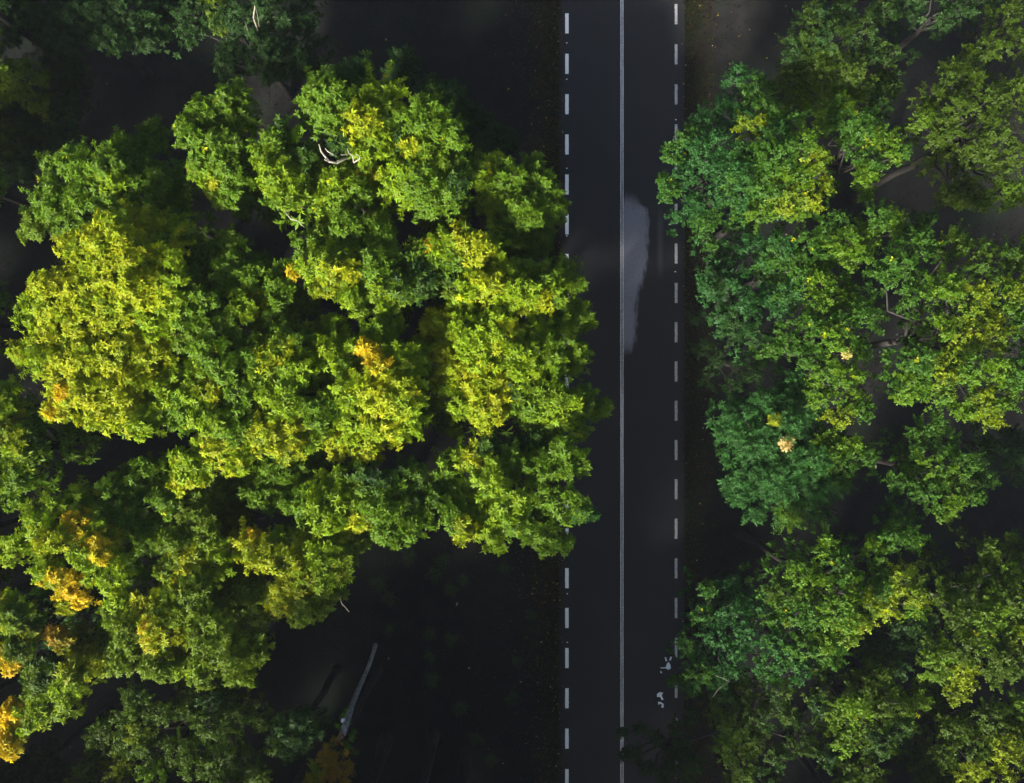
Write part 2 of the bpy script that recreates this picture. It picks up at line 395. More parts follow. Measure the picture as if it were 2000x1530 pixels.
ALL_TREES = []
def tree(label, kind, top, base, data, dens=1.0, fall=1.0, skirt=0.55, group='trees of the forest beside the road', dead=None, spray_label=None, trunk_at=None, trunk_r=0.19, seed=None, name='broadleaf_tree', deep=True):
    """data: boughs as 'px,py,r[letter]' read off the photograph, each put at its own height"""
    idx = len(ALL_TREES); rng = np.random.default_rng(100 + idx if seed is None else seed)
    bl = []
    for tok in data.split():
        a = tok.split(','); r = a[2]; c = base
        if r[-1].isalpha(): c = r[-1]; r = r[:-1]
        bl.append((float(a[0]), float(a[1]), float(r), c))
    arr = np.array([b[:3] for b in bl])
    c0 = np.average(arr[:, :2], axis=0, weights=arr[:, 2])
    Rp = max(60.0, np.max(np.linalg.norm(arr[:, :2] - c0, axis=1)))
    lobes = []
    for (px, py, r, c) in bl:
        d = math.hypot(px - c0[0], py - c0[1]) / Rp
        z = top - fall * (2.6 * min(1.0, Rp / 150.0)) * d * d + rng.uniform(-0.7, 0.55)
        rm = (0.85 if kind == 'B' else 1.0) * r / PPM * (H - z) / H
        lobes.append((world_at(px, py, z - rm * 0.4), rm, c))
    cen = np.mean([l[0] for l in lobes], axis=0)
    bx, by = cen[0], cen[1]
    if bx < 5.6: bx = min(bx, RX0 - 1.7)
    else: bx = max(bx, RX1 + 1.6)
    if trunk_at: bx, by = trunk_at
    base_pt = np.array((bx, by, 0.0))
    root = thing(name, label, 'tree', base_pt, group)
    # trunk and limbs
    tb = Tubes()
    fork = np.array((cen[0] * 0.8 + bx * 0.2, cen[1] * 0.8 + by * 0.2, top * 0.62))
    pts = bent(base_pt + np.array((0, 0, -0.15)), fork, 5, 0.006, rng)
    rad = [trunk_r * k for k in (1.5, 1.0, 0.92, 0.85, 0.78, 0.7)]
    tb.add(pts, rad, 8)
    leader = cen + np.array((0, 0, -0.6))
    tb.add(bent(fork - np.array((0, 0, 0.3)), leader, 4, 0.02, rng), [trunk_r * k for k in (0.66, 0.5, 0.4, 0.3, 0.15)], 6)
    for (c, rm, t) in lobes:
        k = rng.uniform(0.0, 0.75)
        st = fork * (1 - k) + leader * k
        tb.add(bent(st, c + np.array((0, 0, 0.1 * rm)), 4, 0.045, rng, 0.05), [0.075, 0.058, 0.045, 0.03, 0.012], 5)
        for q in range(3):
            e = c + unit(rng.normal(0, 1, 3) + np.array((0, 0, 0.4))) * rm * 0.85
            tb.add(bent(c * 0.9 + st * 0.1, e, 2, 0.06, rng), [0.028, 0.018, 0.007], 4, cap=False)
    tb.build('trunk', M_BARK, root, base_pt)
    VV = []; CC = []; SV = []; SC = []
    for (c, rm, t) in lobes:
        rng2 = np.random.default_rng(rng.integers(1 << 30))
        # one big mass plus small knobs that break its outline
        parts = [(c - np.array((0, 0, 0.12 * rm)), rm * 0.74, 0.8)]
        for q in range(9):
            dd = unit(rng2.normal(0, 1, 3) * np.array((1, 1, 0.7)) + np.array((0, 0, 0.35)))
            parts.append((c + dd * rm * rng2.uniform(0.55, 0.85), rm * rng2.uniform(0.24, 0.40), 0.95))
        pp = [shell(pc, pr, kind, rng2, dens * dd) for (pc, pr, dd) in parts]
        pp.append(sprays(c, rm, rng2, max(2, int(dens * (5 + 12 * rm)))))
        P = np.concatenate([q[0] for q in pp]); A = np.concatenate([q[1] for q in pp])
        v, col = sprigs(P, A, kind, mixed(t, P, rng2, base, kind), rng2)
        if t in 'ot' and spray_label: SV.append(v); SC.append(col)
        else: VV.append(v); CC.append(col)
    # lower boughs seen between the upper ones
    nsk = int(len(lobes) * skirt)
    for q in range(nsk):
        i, j = rng.integers(len(lobes), size=2)
        a, b = lobes[i][0], lobes[j][0]
        if np.linalg.norm((a - b)[:2]) > 3.2: b = a + rng.normal(0, 0.5, 3)
        k = rng.uniform(0.3, 0.7)
        c = a * (1 - k) + b * k - np.array((0, 0, rng.uniform(0.9, 2.2)))
        c[:2] = cen[:2] + (c[:2] - cen[:2]) * 0.9
        rm = lobes[i][1] * rng.uniform(0.8, 1.05)
        t = base if base in 'dum' else ('g' if base in 'gly' else base)
        v, col = leaves(c, rm, kind, (TINT_B if kind == 'B' else TINT)[t], rng, dens * 0.42, big=1.2)
        VV.append(v); CC.append(col)
    # the depth of the crown below, closer round the trunk
    if top > 9 and deep:
        for (a, rm0, t0) in lobes:
            c = a.copy(); dz = rng.uniform(2.0, 0.42 * top)
            c[2] -= dz; c[:2] = (cen[:2] * 0.7 + base_pt[:2] * 0.3) * (0.12 + 0.04 * dz) + c[:2] * (0.88 - 0.04 * dz) + rng.normal(0, 0.2, 2)
            v, col = leaves(c, rm0 * (0.8 if kind == 'B' else 1.15), kind, (TINT_B if kind == 'B' else TINT)[base if base in 'dum' else 'g'], rng, max(0.5, dens) * 0.26, low=-0.6, big=1.7)
            VV.append(v); CC.append(col)
    if VV:
        V = np.concatenate(VV) - base_pt; C = np.clip(np.concatenate(CC), 0.002, 0.8)
        mesh_obj('crown', V, leaf_faces(len(V)), M_LEAF, root, tint=C)
    if SV:
        V = np.concatenate(SV) - base_pt; C = np.clip(np.concatenate(SC), 0.002, 0.8)
        o = mesh_obj('autumn_spray', V, leaf_faces(len(V)), M_LEAF, root, tint=C); o['label'] = spray_label
    if dead:
        for lab, lines, z in dead:
            t = Tubes()
            for ln in lines:
                P = [world_at(x, y, z + dz) for (x, y, dz) in ln['p']]
                r0, r1 = ln['r']
                t.add(P, list(np.linspace(r0 * 0.75, r1 * 0.75, len(P))), 6)
            # a limb that carries the bare branch from the fork
            a = world_at(*lines[0]['p'][0][:2], z + lines[0]['p'][0][2])
            t.add(bent(fork, a, 4, 0.03, rng), [0.05, 0.045, 0.04, 0.035, lines[0]['r'][0] * 0.74], 6)
            o = t.build('dead_branch', M_DEAD, root, base_pt); o['label'] = lab
    ALL_TREES.append((root, lobes))
    return root

# ------------------------------------------------------------------ trees on the side of the road with the broken trunk
D_A = 'bare pale dead limbs poking out of the crown'
tree('low dark olive tree with shade in its leaf colour, beside the dim tree with thin bare twigs', 'A', 7.5, 'd',  # this tree and the next two carry deep shade in their leaf tint
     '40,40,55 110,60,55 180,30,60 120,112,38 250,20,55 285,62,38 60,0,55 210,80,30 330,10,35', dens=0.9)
tree('very dark low tree with deep shade in its leaf colour beyond the yellow crowns', 'A', 6.0, 'd',
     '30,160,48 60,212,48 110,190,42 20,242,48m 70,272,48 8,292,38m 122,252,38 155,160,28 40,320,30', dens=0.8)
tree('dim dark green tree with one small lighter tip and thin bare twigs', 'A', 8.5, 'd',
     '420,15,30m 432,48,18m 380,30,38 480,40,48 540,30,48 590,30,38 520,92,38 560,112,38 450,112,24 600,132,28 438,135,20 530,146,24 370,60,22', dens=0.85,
     dead=[('thin bare pale twigs', [dict(p=[(498, 10, 0), (503, 30, .2), (506, 52, .3)], r=(0.02, 0.008)), dict(p=[(478, 40, 0), (484, 62, .2)], r=(0.015, 0.006))], 11.0)])
tree('narrow dark crown with a bright yellow-green lower tuft', 'A', 15.0, 'g',
     '430,222,50 392,242,38 470,232,34 380,282,34g 432,292,42g 415,336,36y 428,376,24l 462,342,30 360,258,20g 470,190,24 400,330,26l 455,380,22', fall=0.4)
tree('broad dark green crown just behind the big yellow crown', 'A', 14.8, 'g',
     '215,330,55g 150,330,44 270,320,42 250,290,34 292,282,30 300,362,38 180,380,44g 240,370,44g 110,390,44 75,430,34m 130,432,38 322,402,28 300,250,16 215,345,30l 110,330,30 60,450,20m', dens=0.9,
     dead=[('small pale bare twig', [dict(p=[(118, 470, 0), (100, 462, .1), (98, 452, .1)], r=(0.022, 0.008))], 12.2)])
tree('small egg-shaped yellow-green crown standing clear beside the bare dead limbs', 'A', 16.5, 'g',
     '545,290,42g 533,332,33l 575,322,30 560,372,38l 524,302,24y 582,382,24l 550,262,26d 590,300,24d 540,385,20g', fall=0.5,
     dead=[('thin bare pale branch below the crown', [dict(p=[(558, 415, 0), (568, 428, .1), (582, 432, .2), (594, 444, .1)], r=(0.035, 0.014))], 15.0)])
tree('tall rounded tree with bright tufts and bare pale dead limbs', 'A', 16.5, 'g',
     '640,200,52 618,222,34 690,160,48d 735,188,48l 702,230,36y 742,250,40l 722,290,38l 660,262,30d 760,215,28g 650,165,30d 610,190,26', fall=0.5,
     dead=[(D_A, [dict(p=[(657, 318, 0), (643, 316, .1), (634, 305, .2), (627, 296, .35), (623, 282, .5)], r=(0.062, 0.022)),
                  dict(p=[(643, 316, .1), (636, 313, .2), (634, 312, .3)], r=(0.04, 0.02)),
                  dict(p=[(652, 303, .2), (640, 296, .3), (635, 290, .35)], r=(0.035, 0.016)),
                  dict(p=[(691, 318, -.1), (689, 305, .1), (681, 299, .2), (678, 290, .3)], r=(0.035, 0.012)),
                  dict(p=[(691, 318, -.1), (702, 311, .1), (703, 306, .2), (694, 302, .3)], r=(0.035, 0.014)),
                  dict(p=[(681, 301, .2), (668, 303, .25), (665, 302, .3)], r=(0.025, 0.01))], 16.6)])
tree('small knobbly light green tree under the bare dead limbs', 'A', 15.3, 'g',
     '655,360,38l 642,402,28l 722,345,34y 700,376,24 672,392,28 640,360,24 735,365,20l', fall=0.5)
tree('mid green tree with hanging round tufts next to the dead limbs', 'A', 16.3, 'g',
     '830,230,42 872,270,38 800,262,34d 832,310,42l 812,292,28y 882,322,34 790,370,42l 822,358,34 870,382,38 780,345,28l 850,200,30d 890,360,26d 830,400,30g', fall=0.6)
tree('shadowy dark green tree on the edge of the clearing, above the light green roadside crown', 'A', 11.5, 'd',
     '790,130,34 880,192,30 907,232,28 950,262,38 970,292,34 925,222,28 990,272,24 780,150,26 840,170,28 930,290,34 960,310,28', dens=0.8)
tree('light fresh green roadside crown touching the white edge dashes', 'A', 13.6, 'g',
     '940,342,38l 970,328,28l 1000,362,38 1050,372,38 1076,382,28 1020,412,38 1062,432,34 960,392,34l 930,312,24 990,442,34 1040,330,26 1085,410,22 1000,470,34 1050,470,32')
tree('yellowing roadside tree with a small orange tip', 'A', 15.4, 'g',
     '830,490,28l 846,484,13o 872,478,28l 910,468,34y 932,490,28y 852,512,24 820,552,34d 795,528,30d 960,480,30l 890,510,26', fall=0.6,
     spray_label='small orange tip of the crown')
tree('yellow-green tree of loose knobbly tufts with a tiny orange sprig', 'A', 16.2, 'g',
     '640,470,36l 620,512,38l 660,520,38y 640,560,33y 700,470,38 742,472,33 732,512,28 722,560,42l 762,582,38l 690,590,28l 700,548,30 770,560,26d 574,532,8o 600,480,26 670,440,24', fall=0.7,
     spray_label='tiny orange sprig')
tree('small dark tree squeezed between two yellow crowns', 'A', 15.2, 'g',
     '470,510,36 500,542,38g 498,592,40y 540,572,34g 440,542,28 470,602,28l 560,532,28 420,500,26 400,540,26 530,620,28 450,470,20', fall=0.6)
tree('big bright yellow crown beside a dark clearing, larger of the two yellow ones', 'A', 16.6, 'l',
     '220,470,56y 280,450,46y 180,490,46y 140,480,28y 322,482,38y 230,540,56y 170,560,50y 290,550,52y 332,530,38l 100,560,44y 70,602,38l 92,640,36y 160,610,46y 222,602,46y 290,622,46l 342,600,38l 250,490,46y 120,610,36y 350,440,18l 300,435,24y', fall=0.8, skirt=0.8)
tree('second bright yellow crown with orange-yellow tips, smaller than its yellow neighbour', 'A', 15.8, 'l',
     '230,680,54y 160,690,46y 292,690,46y 40,690,22y 182,740,46y 132,770,38y 125,765,14o 240,760,46y 112,802,24y 105,800,13o 302,752,42l 200,802,42y 250,812,38y 332,690,34 80,700,34l 130,720,40y 170,770,30y 330,790,30 280,830,30 350,740,30 100,660,36y', fall=0.8, skirt=0.7,
     spray_label='orange-yellow tips of the crown')
tree('slim dark tree showing behind the two bright yellow crowns', 'A', 15.4, 'g',
     '380,560,34 372,622,34 400,590,24 360,660,30m 395,500,26 350,700,28 372,642,8o', dens=0.85)
tree('yellow-topped tree standing apart at the dark clearing of the far forest edge', 'A', 14.5, 'g',
     '5,780,36l 32,808,26y 14,852,34y 32,882,33l 10,922,36l 52,862,28d 40,940,24 -30,850,40 20,970,24', fall=0.5)
tree('green tree of loose tufts at the feet of the slim dark tree', 'A', 16.0, 'g',
     '432,640,36 410,690,36 390,722,28l 452,682,33g 402,760,32y 430,792,28 470,770,28 440,720,28 370,802,34 412,812,36l 355,822,24 445,832,28 380,770,24l 420,622,22', fall=0.5, skirt=0.7)
tree('domed yellow-green tree with a bright yellow lower rim', 'A', 16.3, 'g',
     '570,662,36 545,702,42y 582,722,34l 510,752,33l 550,782,38l 562,822,42y 540,852,42y 602,842,36l 510,852,33y 622,800,33g 590,680,28 500,700,26 530,640,26 570,870,28y 480,840,26', fall=0.7, skirt=0.7)
tree('widest yellow-green tree with an orange spray across its top', 'A', 16.5, 'l',
     '640,692,36l 690,692,36l 725,690,21o 744,716,19o 715,676,13o 782,702,36 802,742,36l 722,760,42y 772,770,42y 670,770,33 700,822,42l 752,832,42y 660,862,33y 722,872,36y 792,822,36l 742,652,33g 650,642,28 812,692,28 680,730,26g 800,790,28 760,640,28 620,660,24', fall=0.8, skirt=0.7,
     spray_label='orange autumn spray')
tree('low lime-yellow crown like a tongue beside a dark hollow', 'A', 15.2, 'l',
     '442,880,38y 402,890,38l 362,912,33l 348,942,18y 462,902,28l 420,860,30y 380,930,22y', fall=0.5)
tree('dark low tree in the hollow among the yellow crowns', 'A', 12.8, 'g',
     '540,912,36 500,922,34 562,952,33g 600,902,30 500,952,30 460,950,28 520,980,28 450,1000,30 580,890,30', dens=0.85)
tree('green tree with lime ridges overlooking the dark clearing', 'A', 15.6, 'g',
     '640,982,42l 600,982,36 660,942,33l 702,972,42l 690,1012,36y 640,1012,33l 742,1002,42 782,992,36 802,1032,26 732,932,36d 792,932,36d 566,985,16 760,1042,24 810,960,30d 830,1010,22 770,950,30', skirt=0.25, fall=0.35, deep=False)
tree('lime roadside tree whose branch tips reach over the edge dashes', 'A', 15.2, 'l',
     '960,560,42y 902,590,33l 922,556,28l 1012,572,38l 1042,592,33y 1082,560,33g 1102,532,28g 1112,602,28g 1142,622,20g 870,600,26d 990,530,33l 1050,530,30g 890,560,24d 940,520,26g 1125,555,16g', fall=0.9)
tree('bushy yellow-green roadside tree with an open dark pocket', 'A', 15.8, 'l',
     '858,642,38y 902,640,28l 960,640,42l 990,662,38y 940,690,38l 880,702,38y 1012,702,38l 1062,692,33g 1092,642,33g 1112,702,33g 1132,690,20g 840,670,26 1050,650,28l 920,660,28 1080,730,26g', fall=0.9)
tree('roadside tree with the longest branch reaching over the lane', 'A', 15.0, 'l',
     '920,742,38y 960,762,46y 902,792,33l 950,802,38y 990,782,38l 1052,742,36l 1082,772,36g 1102,802,36l 1132,782,30g 1160,800,18g 1180,795,13g 1062,822,36g 1122,832,26g 1030,790,30g 870,760,28 850,800,26g 880,830,24d 1010,750,28d', fall=0.9,
     dead=[('curved bare pale branch', [dict(p=[(975, 694, 0), (985, 698, .05), (995, 697, .1), (1001, 692, .1)], r=(0.03, 0.018))], 14.6)])
tree('fresh green roadside tree at the corner of the dark clearing', 'A', 15.6, 'g',
     '890,902,38l 930,890,33y 870,942,33 960,932,38l 1000,902,36 1052,922,36 1102,892,36 1132,902,22 902,982,36l 950,992,42l 1000,982,36l 1052,972,36 1102,982,33 1140,1002,22u 902,1032,26y 960,1042,33l 1012,1022,36 1062,1042,36 1092,1062,22 880,1002,26 1040,870,28d 960,870,24d 850,980,24d', fall=0.35, skirt=0.25, deep=False)
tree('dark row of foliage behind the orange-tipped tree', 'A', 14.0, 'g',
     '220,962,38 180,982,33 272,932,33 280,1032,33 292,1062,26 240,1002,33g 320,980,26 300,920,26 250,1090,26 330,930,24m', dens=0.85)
tree('tree with the brightest orange-yellow sprays in the forest', 'A', 15.2, 'l',
     '110,1000,42l 152,982,36 70,1032,33l 30,1072,30l 100,1060,33y 188,1068,20o 195,1085,16o 150,1028,24o 112,1128,29o 150,1152,32o 130,1180,18y 212,1120,36 212,1050,36y 232,1170,26 90,1110,26 165,1090,26l 80,1000,28 180,1030,28', fall=0.8,
     spray_label='bright orange-yellow autumn sprays')
tree('plain olive green tree next to the orange-tipped one', 'A', 14.6, 'm',
     '370,1102,42y 402,1062,36l 352,1132,26l 422,1102,33l 340,1062,28 410,962,36 362,992,33 390,1022,33 330,1110,24 430,1140,28', fall=0.7)
tree('golden-tufted tree at the edge of the clearing with the broken trunk', 'A', 15.2, 'm',
     '480,1060,33y 512,1080,36y 495,1052,16o 540,1062,26l 602,1072,38y 640,1082,36l 662,1062,26l 590,1122,36y 562,1160,36y 622,1122,33l 650,1112,26y 602,1172,36 640,1162,33 590,1202,22 560,1100,30y 680,1080,18m 545,1180,20y', fall=0.8, skirt=0.7,
     dead=[('short bare pale twig end', [dict(p=[(668, 1180, 0), (675, 1187, 0), (682, 1196, 0)], r=(0.025, 0.012))], 13.0)], spray_label='golden tip')
tree('round-crowned olive tree with a small orange patch, beside the clearing', 'A', 14.8, 'm',
     '300,1182,36y 322,1232,40y 300,1252,18o 290,1225,14o 250,1230,36m 230,1200,33 362,1202,36l 382,1162,36 412,1232,42 462,1202,36 490,1262,36 442,1282,40 370,1292,36l 312,1292,36 252,1282,33 212,1232,22 402,1320,22 470,1312,28 480,1162,30 350,1250,34y 250,1215,18y 330,1190,28 420,1180,30', fall=0.8, skirt=0.7,
     spray_label='small orange patch of leaves')
tree('half-orange tree above the bronze-tufted one', 'A', 14.4, 'd',
     '20,1200,36l 50,1212,33l 15,1252,33y 62,1240,20y 12,1285,21o 25,1300,16o -30,1220,40 40,1270,24m 5,1180,24y', fall=0.5, spray_label='orange lower leaves')
tree('olive tree with a bronze tuft on top', 'A', 13.8, 'm',
     '115,1250,20b 105,1240,16b 150,1302,36y 190,1300,18y 112,1342,33l 85,1372,26l 140,1342,28l 80,1312,33d 165,1280,26y 100,1300,28d 75,1350,22', fall=0.5)
tree('dark tree fringed with glowing orange leaves', 'A', 13.4, 'm',
     '20,1392,21o 22,1432,29o 62,1402,30l 15,1462,18o 45,1420,24y 0,1410,21o 70,1380,18y -20,1450,24o', fall=0.4, spray_label='glowing orange leaves')
tree('very dark low tree below the glowing orange fringe', 'A', 8.5, 'd', '30,1502,38 72,1490,28 100,1520,26 10,1530,30', dens=0.8)
tree('large sparse dark tree with small rounded leaves near the broken trunk', 'B', 13.0, 'm',
     '270,1372,36 250,1402,33 312,1392,33 200,1432,36m 250,1452,36m 180,1492,33 230,1502,36y 300,1472,42m 370,1382,33 420,1372,36d 470,1392,28 510,1412,20 402,1422,33 350,1462,36 380,1502,36 430,1482,42 480,1482,36 502,1512,28 300,1522,36l 450,1530,36 150,1522,22 265,1350,24d 440,1420,26 270,1430,26y', dens=1.0)
tree('small dark shrub-like tree leaning towards the broken trunk', 'A', 8.5, 'd', '575,1420,33 602,1442,28 560,1462,22 590,1400,20 620,1425,16 545,1430,20', dens=0.75)
tree('small bronze and rust coloured tree at the foot of the broken trunk', 'B', 12.5, 'b', '640,1497,30b 662,1522,28b 612,1525,22y 640,1475,18b 625,1500,20y 680,1500,14b', dens=0.85, fall=0.4)

# ------------------------------------------------------------------ trees on the other side
tree('dim olive tree with small leaves behind the bright roadside dome', 'B', 13.0, 'm',
     '1590,40,42d 1560,92,42d 1622,82,46d 1682,62,46d 1540,152,36 1602,152,46m 1660,142,42m 1722,112,42d 1640,192,36l 1702,182,42m 1722,22,33d 1500,190,28g 1570,190,30l 1640,20,30d 1740,160,30d 1610,110,26l', dens=0.95)
tree('blue-green roadside tree leaning far over the worn edge dashes', 'B', 13.2, 'u',
     '1440,152,30u 1480,172,33g 1420,232,36 1372,242,30 1342,272,28g 1402,282,36 1312,300,24g 1342,342,30 1382,322,33 1308,372,26g 1352,402,26 1325,425,13 1420,342,36 1295,355,14g 1365,290,26 1395,385,26 1450,200,30g 1450,230,28 1375,430,24g', dens=1.05, fall=0.8)
tree('bright dome-shaped tree rising behind the blue-green roadside tree', 'B', 16.2, 'g',
     '1470,252,36y 1500,222,33 1540,242,36g 1572,282,36l 1592,312,30y 1520,302,42 1480,312,36 1562,342,36l 1500,362,36 1540,392,36y 1490,412,36l 1582,392,26y 1452,382,33u 1612,360,16y 1520,262,30u 1520,340,30l 1450,340,28u 1560,415,24l 1450,300,26u', dens=1.15, fall=0.8, skirt=0.8)
tree('dark green tree with scattered light tips behind the dome', 'B', 14.0, 'g',
     '1640,212,36l 1682,242,36 1722,272,33l 1742,292,30l 1702,312,33 1690,342,26l 1640,242,26 1722,212,28d 1612,232,24l 1660,280,26 1700,270,26y 1760,300,18 1690,375,18l', dens=1.0, fall=0.7)
tree('blue-green lower tree in the shade of the bright dome', 'B', 11.5, 'u',
     '1380,442,33g 1402,482,28g 1440,432,33 1462,482,36 1430,542,36 1490,532,36g 1390,562,26d 1460,592,33 1440,642,36d 1482,652,33d 1420,612,26d 1500,580,30 1400,520,24d 1480,700,26d 1520,600,26', dens=0.9)
tree('leafy tree between the bright dome and the round-leaved tree', 'B', 14.6, 'g',
     '1570,472,36 1622,442,40g 1652,472,36l 1690,462,36l 1712,422,30 1742,432,26l 1790,442,30d 1560,522,36g 1602,502,33 1530,482,33u 1652,500,30l 1540,562,36u 1500,502,28u 1680,500,26l 1615,470,26l 1810,430,22d 1760,455,24d 1590,540,24l', dens=1.0, fall=0.8)
tree('tall narrow tree of pale rounded leaves with one pinkish dead leaf spray', 'B', 15.6, 'g',
     '1602,562,36l 1642,562,33 1660,592,36l 1602,602,36l 1690,612,33 1540,672,33 1582,692,36 1640,662,36l 1680,682,26 1612,722,36l 1660,732,36l 1602,772,36l 1660,782,33l 1640,812,30y 1690,802,20 1510,682,20 1652,690,7t 1630,640,28 1590,640,26', dens=0.85, fall=0.7, spray_label='pinkish dead leaf spray')
tree('largest bright green tree of the sparse-leaved side, beside the round-leaved tree', 'B', 16.6, 'g',
     '1760,512,40g 1722,532,30 1800,482,40g 1860,482,46m 1922,512,46m 1982,502,42m 1780,572,36 1840,562,46l 1902,582,46y 1960,582,46l 1992,560,36y 1832,642,40l 1882,652,46y 1942,652,46y 1992,642,36 1802,702,40 1852,722,46y 1780,752,36l 1832,772,40l 1902,722,36l 1952,722,36l 1912,782,40y 1952,772,40l 1992,722,36 1932,812,28y 1762,772,20l 1882,802,26l 2030,600,50 2030,700,50', dens=1.0, fall=0.8)
tree('dim olive tree with glints, beyond the dark gap behind the largest bright tree', 'B', 13.6, 'm',
     '1960,42,46 1992,92,36 1922,92,42 1872,152,42 1822,192,36 1800,232,30l 1852,242,36 1922,202,46 1982,182,46 1962,252,46 1902,282,36 1832,272,26 1992,302,36 1952,332,36 1882,372,33 1912,392,26 1962,382,36l 1860,392,18 1992,372,36l 1930,300,28 2030,200,50 1900,150,30 1870,210,30', dens=0.95)
tree('tree top with shade in its leaf colour among the dim olive trees', 'B', 11.0, 'd', '1770,10,36 1820,-10,40 1880,15,40 1930,0,36 1850,40,26', dens=0.8)
tree('feathery dark green tree with a small tan dead spray', 'C', 13.0, 'u',
     '1438,802,33 1490,792,33 1430,852,28 1470,872,36 1530,832,42 1580,802,42 1558,762,36 1520,882,42 1535,866,10t 1470,932,36 1520,942,42 1570,952,42 1470,985,33 1540,1002,33g 1600,990,33 1620,932,36 1443,962,24 1638,870,26 1583,900,36 1513,820,8y', dens=1.0, fall=0.7, spray_label='small tan dead leaf spray')
tree('small loose green tree with a hooked bare twig', 'B', 13.0, 'g',
     '1620,872,36l 1652,902,33 1692,892,22 1602,902,33 1640,930,28 1665,870,24l 1600,860,24', dens=0.9, fall=0.5,
     dead=[('hooked bare twig', [dict(p=[(1703, 900, 0), (1711, 906, .1), (1711, 915, .1)], r=(0.022, 0.012))], 12.6)])
tree('small airy tree by itself in the dark hollow', 'B', 13.6, 'g',
     '1800,852,36 1842,862,36 1780,902,36 1832,912,40l 1882,902,36 1762,942,30 1812,962,36 1872,952,36m 1922,940,26 1842,1000,26l 1872,988,22l 1830,830,24 1905,970,20', dens=0.8, fall=0.6)
tree('dark low crown half hidden next to the airy tree', 'B', 10.0, 'd', '1960,882,33 1992,912,33 1930,870,22 2010,870,36 1975,850,22', dens=0.8)
tree('broad tree with yellow patches facing the dark hollow', 'B', 15.6, 'g',
     '1612,1072,30l 1642,1102,36 1702,1082,36l 1580,1142,40l 1642,1152,46l 1702,1142,46 1752,1132,40y 1790,1162,26y 1530,1162,36m 1520,1202,36 1582,1202,40 1642,1202,46l 1690,1192,40y 1662,1228,36y 1732,1182,36y 1512,1262,36u 1572,1262,40g 1622,1272,36 1552,1312,36u 1500,1302,30u 1760,1012,36g 1742,1052,30 1780,1050,26g 1720,1060,22 1560,1120,26l 1610,1250,26l 1790,1190,20l', dens=1.05, fall=0.8)
tree('blue-green roadside tree by the pale painted patches', 'B', 11.8, 'u',
     '1430,1142,20 1382,1152,20g 1372,1202,24g 1432,1202,36 1402,1242,36 1462,1242,33 1342,1262,22g 1362,1312,33g 1422,1302,36 1322,1332,22g 1402,1342,28 1470,1182,30 1435,1165,24 1350,1340,20g 1440,1270,26', dens=0.95, fall=0.8,
     dead=[('thin bare twigs', [dict(p=[(1425, 1332, 0), (1412, 1325, .1), (1395, 1319, .1)], r=(0.015, 0.007)), dict(p=[(1425, 1332, 0), (1404, 1345, .1), (1392, 1362, .1)], r=(0.015, 0.007))], 11.2)])
tree('low olive tree in front of the yellow-patched tree', 'B', 12.0, 'm',
     '1420,1372,36 1452,1352,33 1432,1422,40l 1482,1402,36d 1412,1462,30l 1452,1492,36 1520,1352,33d 1482,1522,36d 1540,1400,30d 1560,1450,30d 1430,1530,26 1520,1480,28d 1470,1450,28', dens=0.9)
tree('olive tree of fine upright sprays', 'B', 13.6, 'm',
     '1682,1342,40 1722,1322,36 1652,1382,36l 1702,1402,40 1662,1442,40l 1722,1452,36d 1692,1502,40 1652,1512,36 1742,1382,36 1782,1372,36l 1822,1382,28 1640,1410,26l 1600,1380,28d 1610,1480,30d 1760,1420,30d 1680,1380,28l', dens=1.0, skirt=0.7)
tree('shaded dark foliage between the yellow-patched tree and the streaked tree', 'B', 11.5, 'd',
     '1762,1232,36 1792,1212,30 1802,1262,33 1740,1270,30 1700,1280,30 1830,1215,24 1760,1300,26', dens=0.8)
tree('tall tree with slanting yellow streaks', 'B', 15.6, 'm',
     '1930,1072,30 1982,1062,30 1962,1112,40l 1902,1152,40 1872,1202,36 1952,1172,40l 1992,1172,36 1892,1262,40 1942,1242,40l 1992,1242,36y 1842,1282,40l 1882,1312,40y 1830,1312,30l 1942,1312,36 1862,1352,28y 1920,1210,36l 1850,1160,22 1960,1290,30 2020,1120,40 2025,1220,40 1990,1300,30', dens=1.05, fall=0.8)
tree('yellow-tinged tree below the one with slanting streaks', 'B', 13.8, 'm',
     '1932,1402,40 1982,1382,40l 1902,1452,40 1962,1462,40y 1992,1440,36y 1862,1422,36 1842,1472,36 1892,1512,30y 1905,1500,20y 1952,1522,36y 1802,1502,36 1830,1530,30 1980,1410,26y 1770,1470,28d 2020,1490,40y 1920,1430,26', dens=1.0)
tree('low sparse dark sapling hanging over the centre line', 'B', 5.5, 'd',
     '1214,1432,13u 1250,1424,14 1240,1470,20 1290,1502,26 1330,1442,22u 1262,1500,20 1345,1400,20u 1220,1475,12 1310,1470,18 1350,1490,26u 1280,1440,14 1322,1500,24 1318,1420,16 1340,1520,26 1300,1525,24 1330,1475,20', dens=0.55, skirt=0.2, trunk_r=0.07, trunk_at=(10.6, -17.5))
tree('faint dark bush under the blue-green trees by the road', 'B', 4.0, 'd',
     '1370,680,24 1385,740,26 1400,700,24 1440,720,28 1360,620,20 1430,760,24 1470,730,26', dens=0.4, skirt=0.2, trunk_r=0.06)
FAR = []
for y in np.arange(-18, -48, -4.2):                       # south of the picture, up to the sun side
    for x in np.arange(-34, 30, 4.3):
        xx = x + R0.uniform(-0.9, 0.9); yy = y + R0.uniform(-0.8, 0.8)
        if 0.6 < xx < 10.6: continue
        if y > -26 and -13 < xx < 0.7: continue
        FAR.append((xx, yy, R0.uniform(0.88, 1.0)))
for y in np.arange(-14, 24, 4.4):                         # west of the picture
    for x in (-22.5, -27, -32):
        FAR.append((x + R0.uniform(-0.7, 0.7), y + R0.uniform(-0.8, 0.8), R0.uniform(0.88, 1.0)))
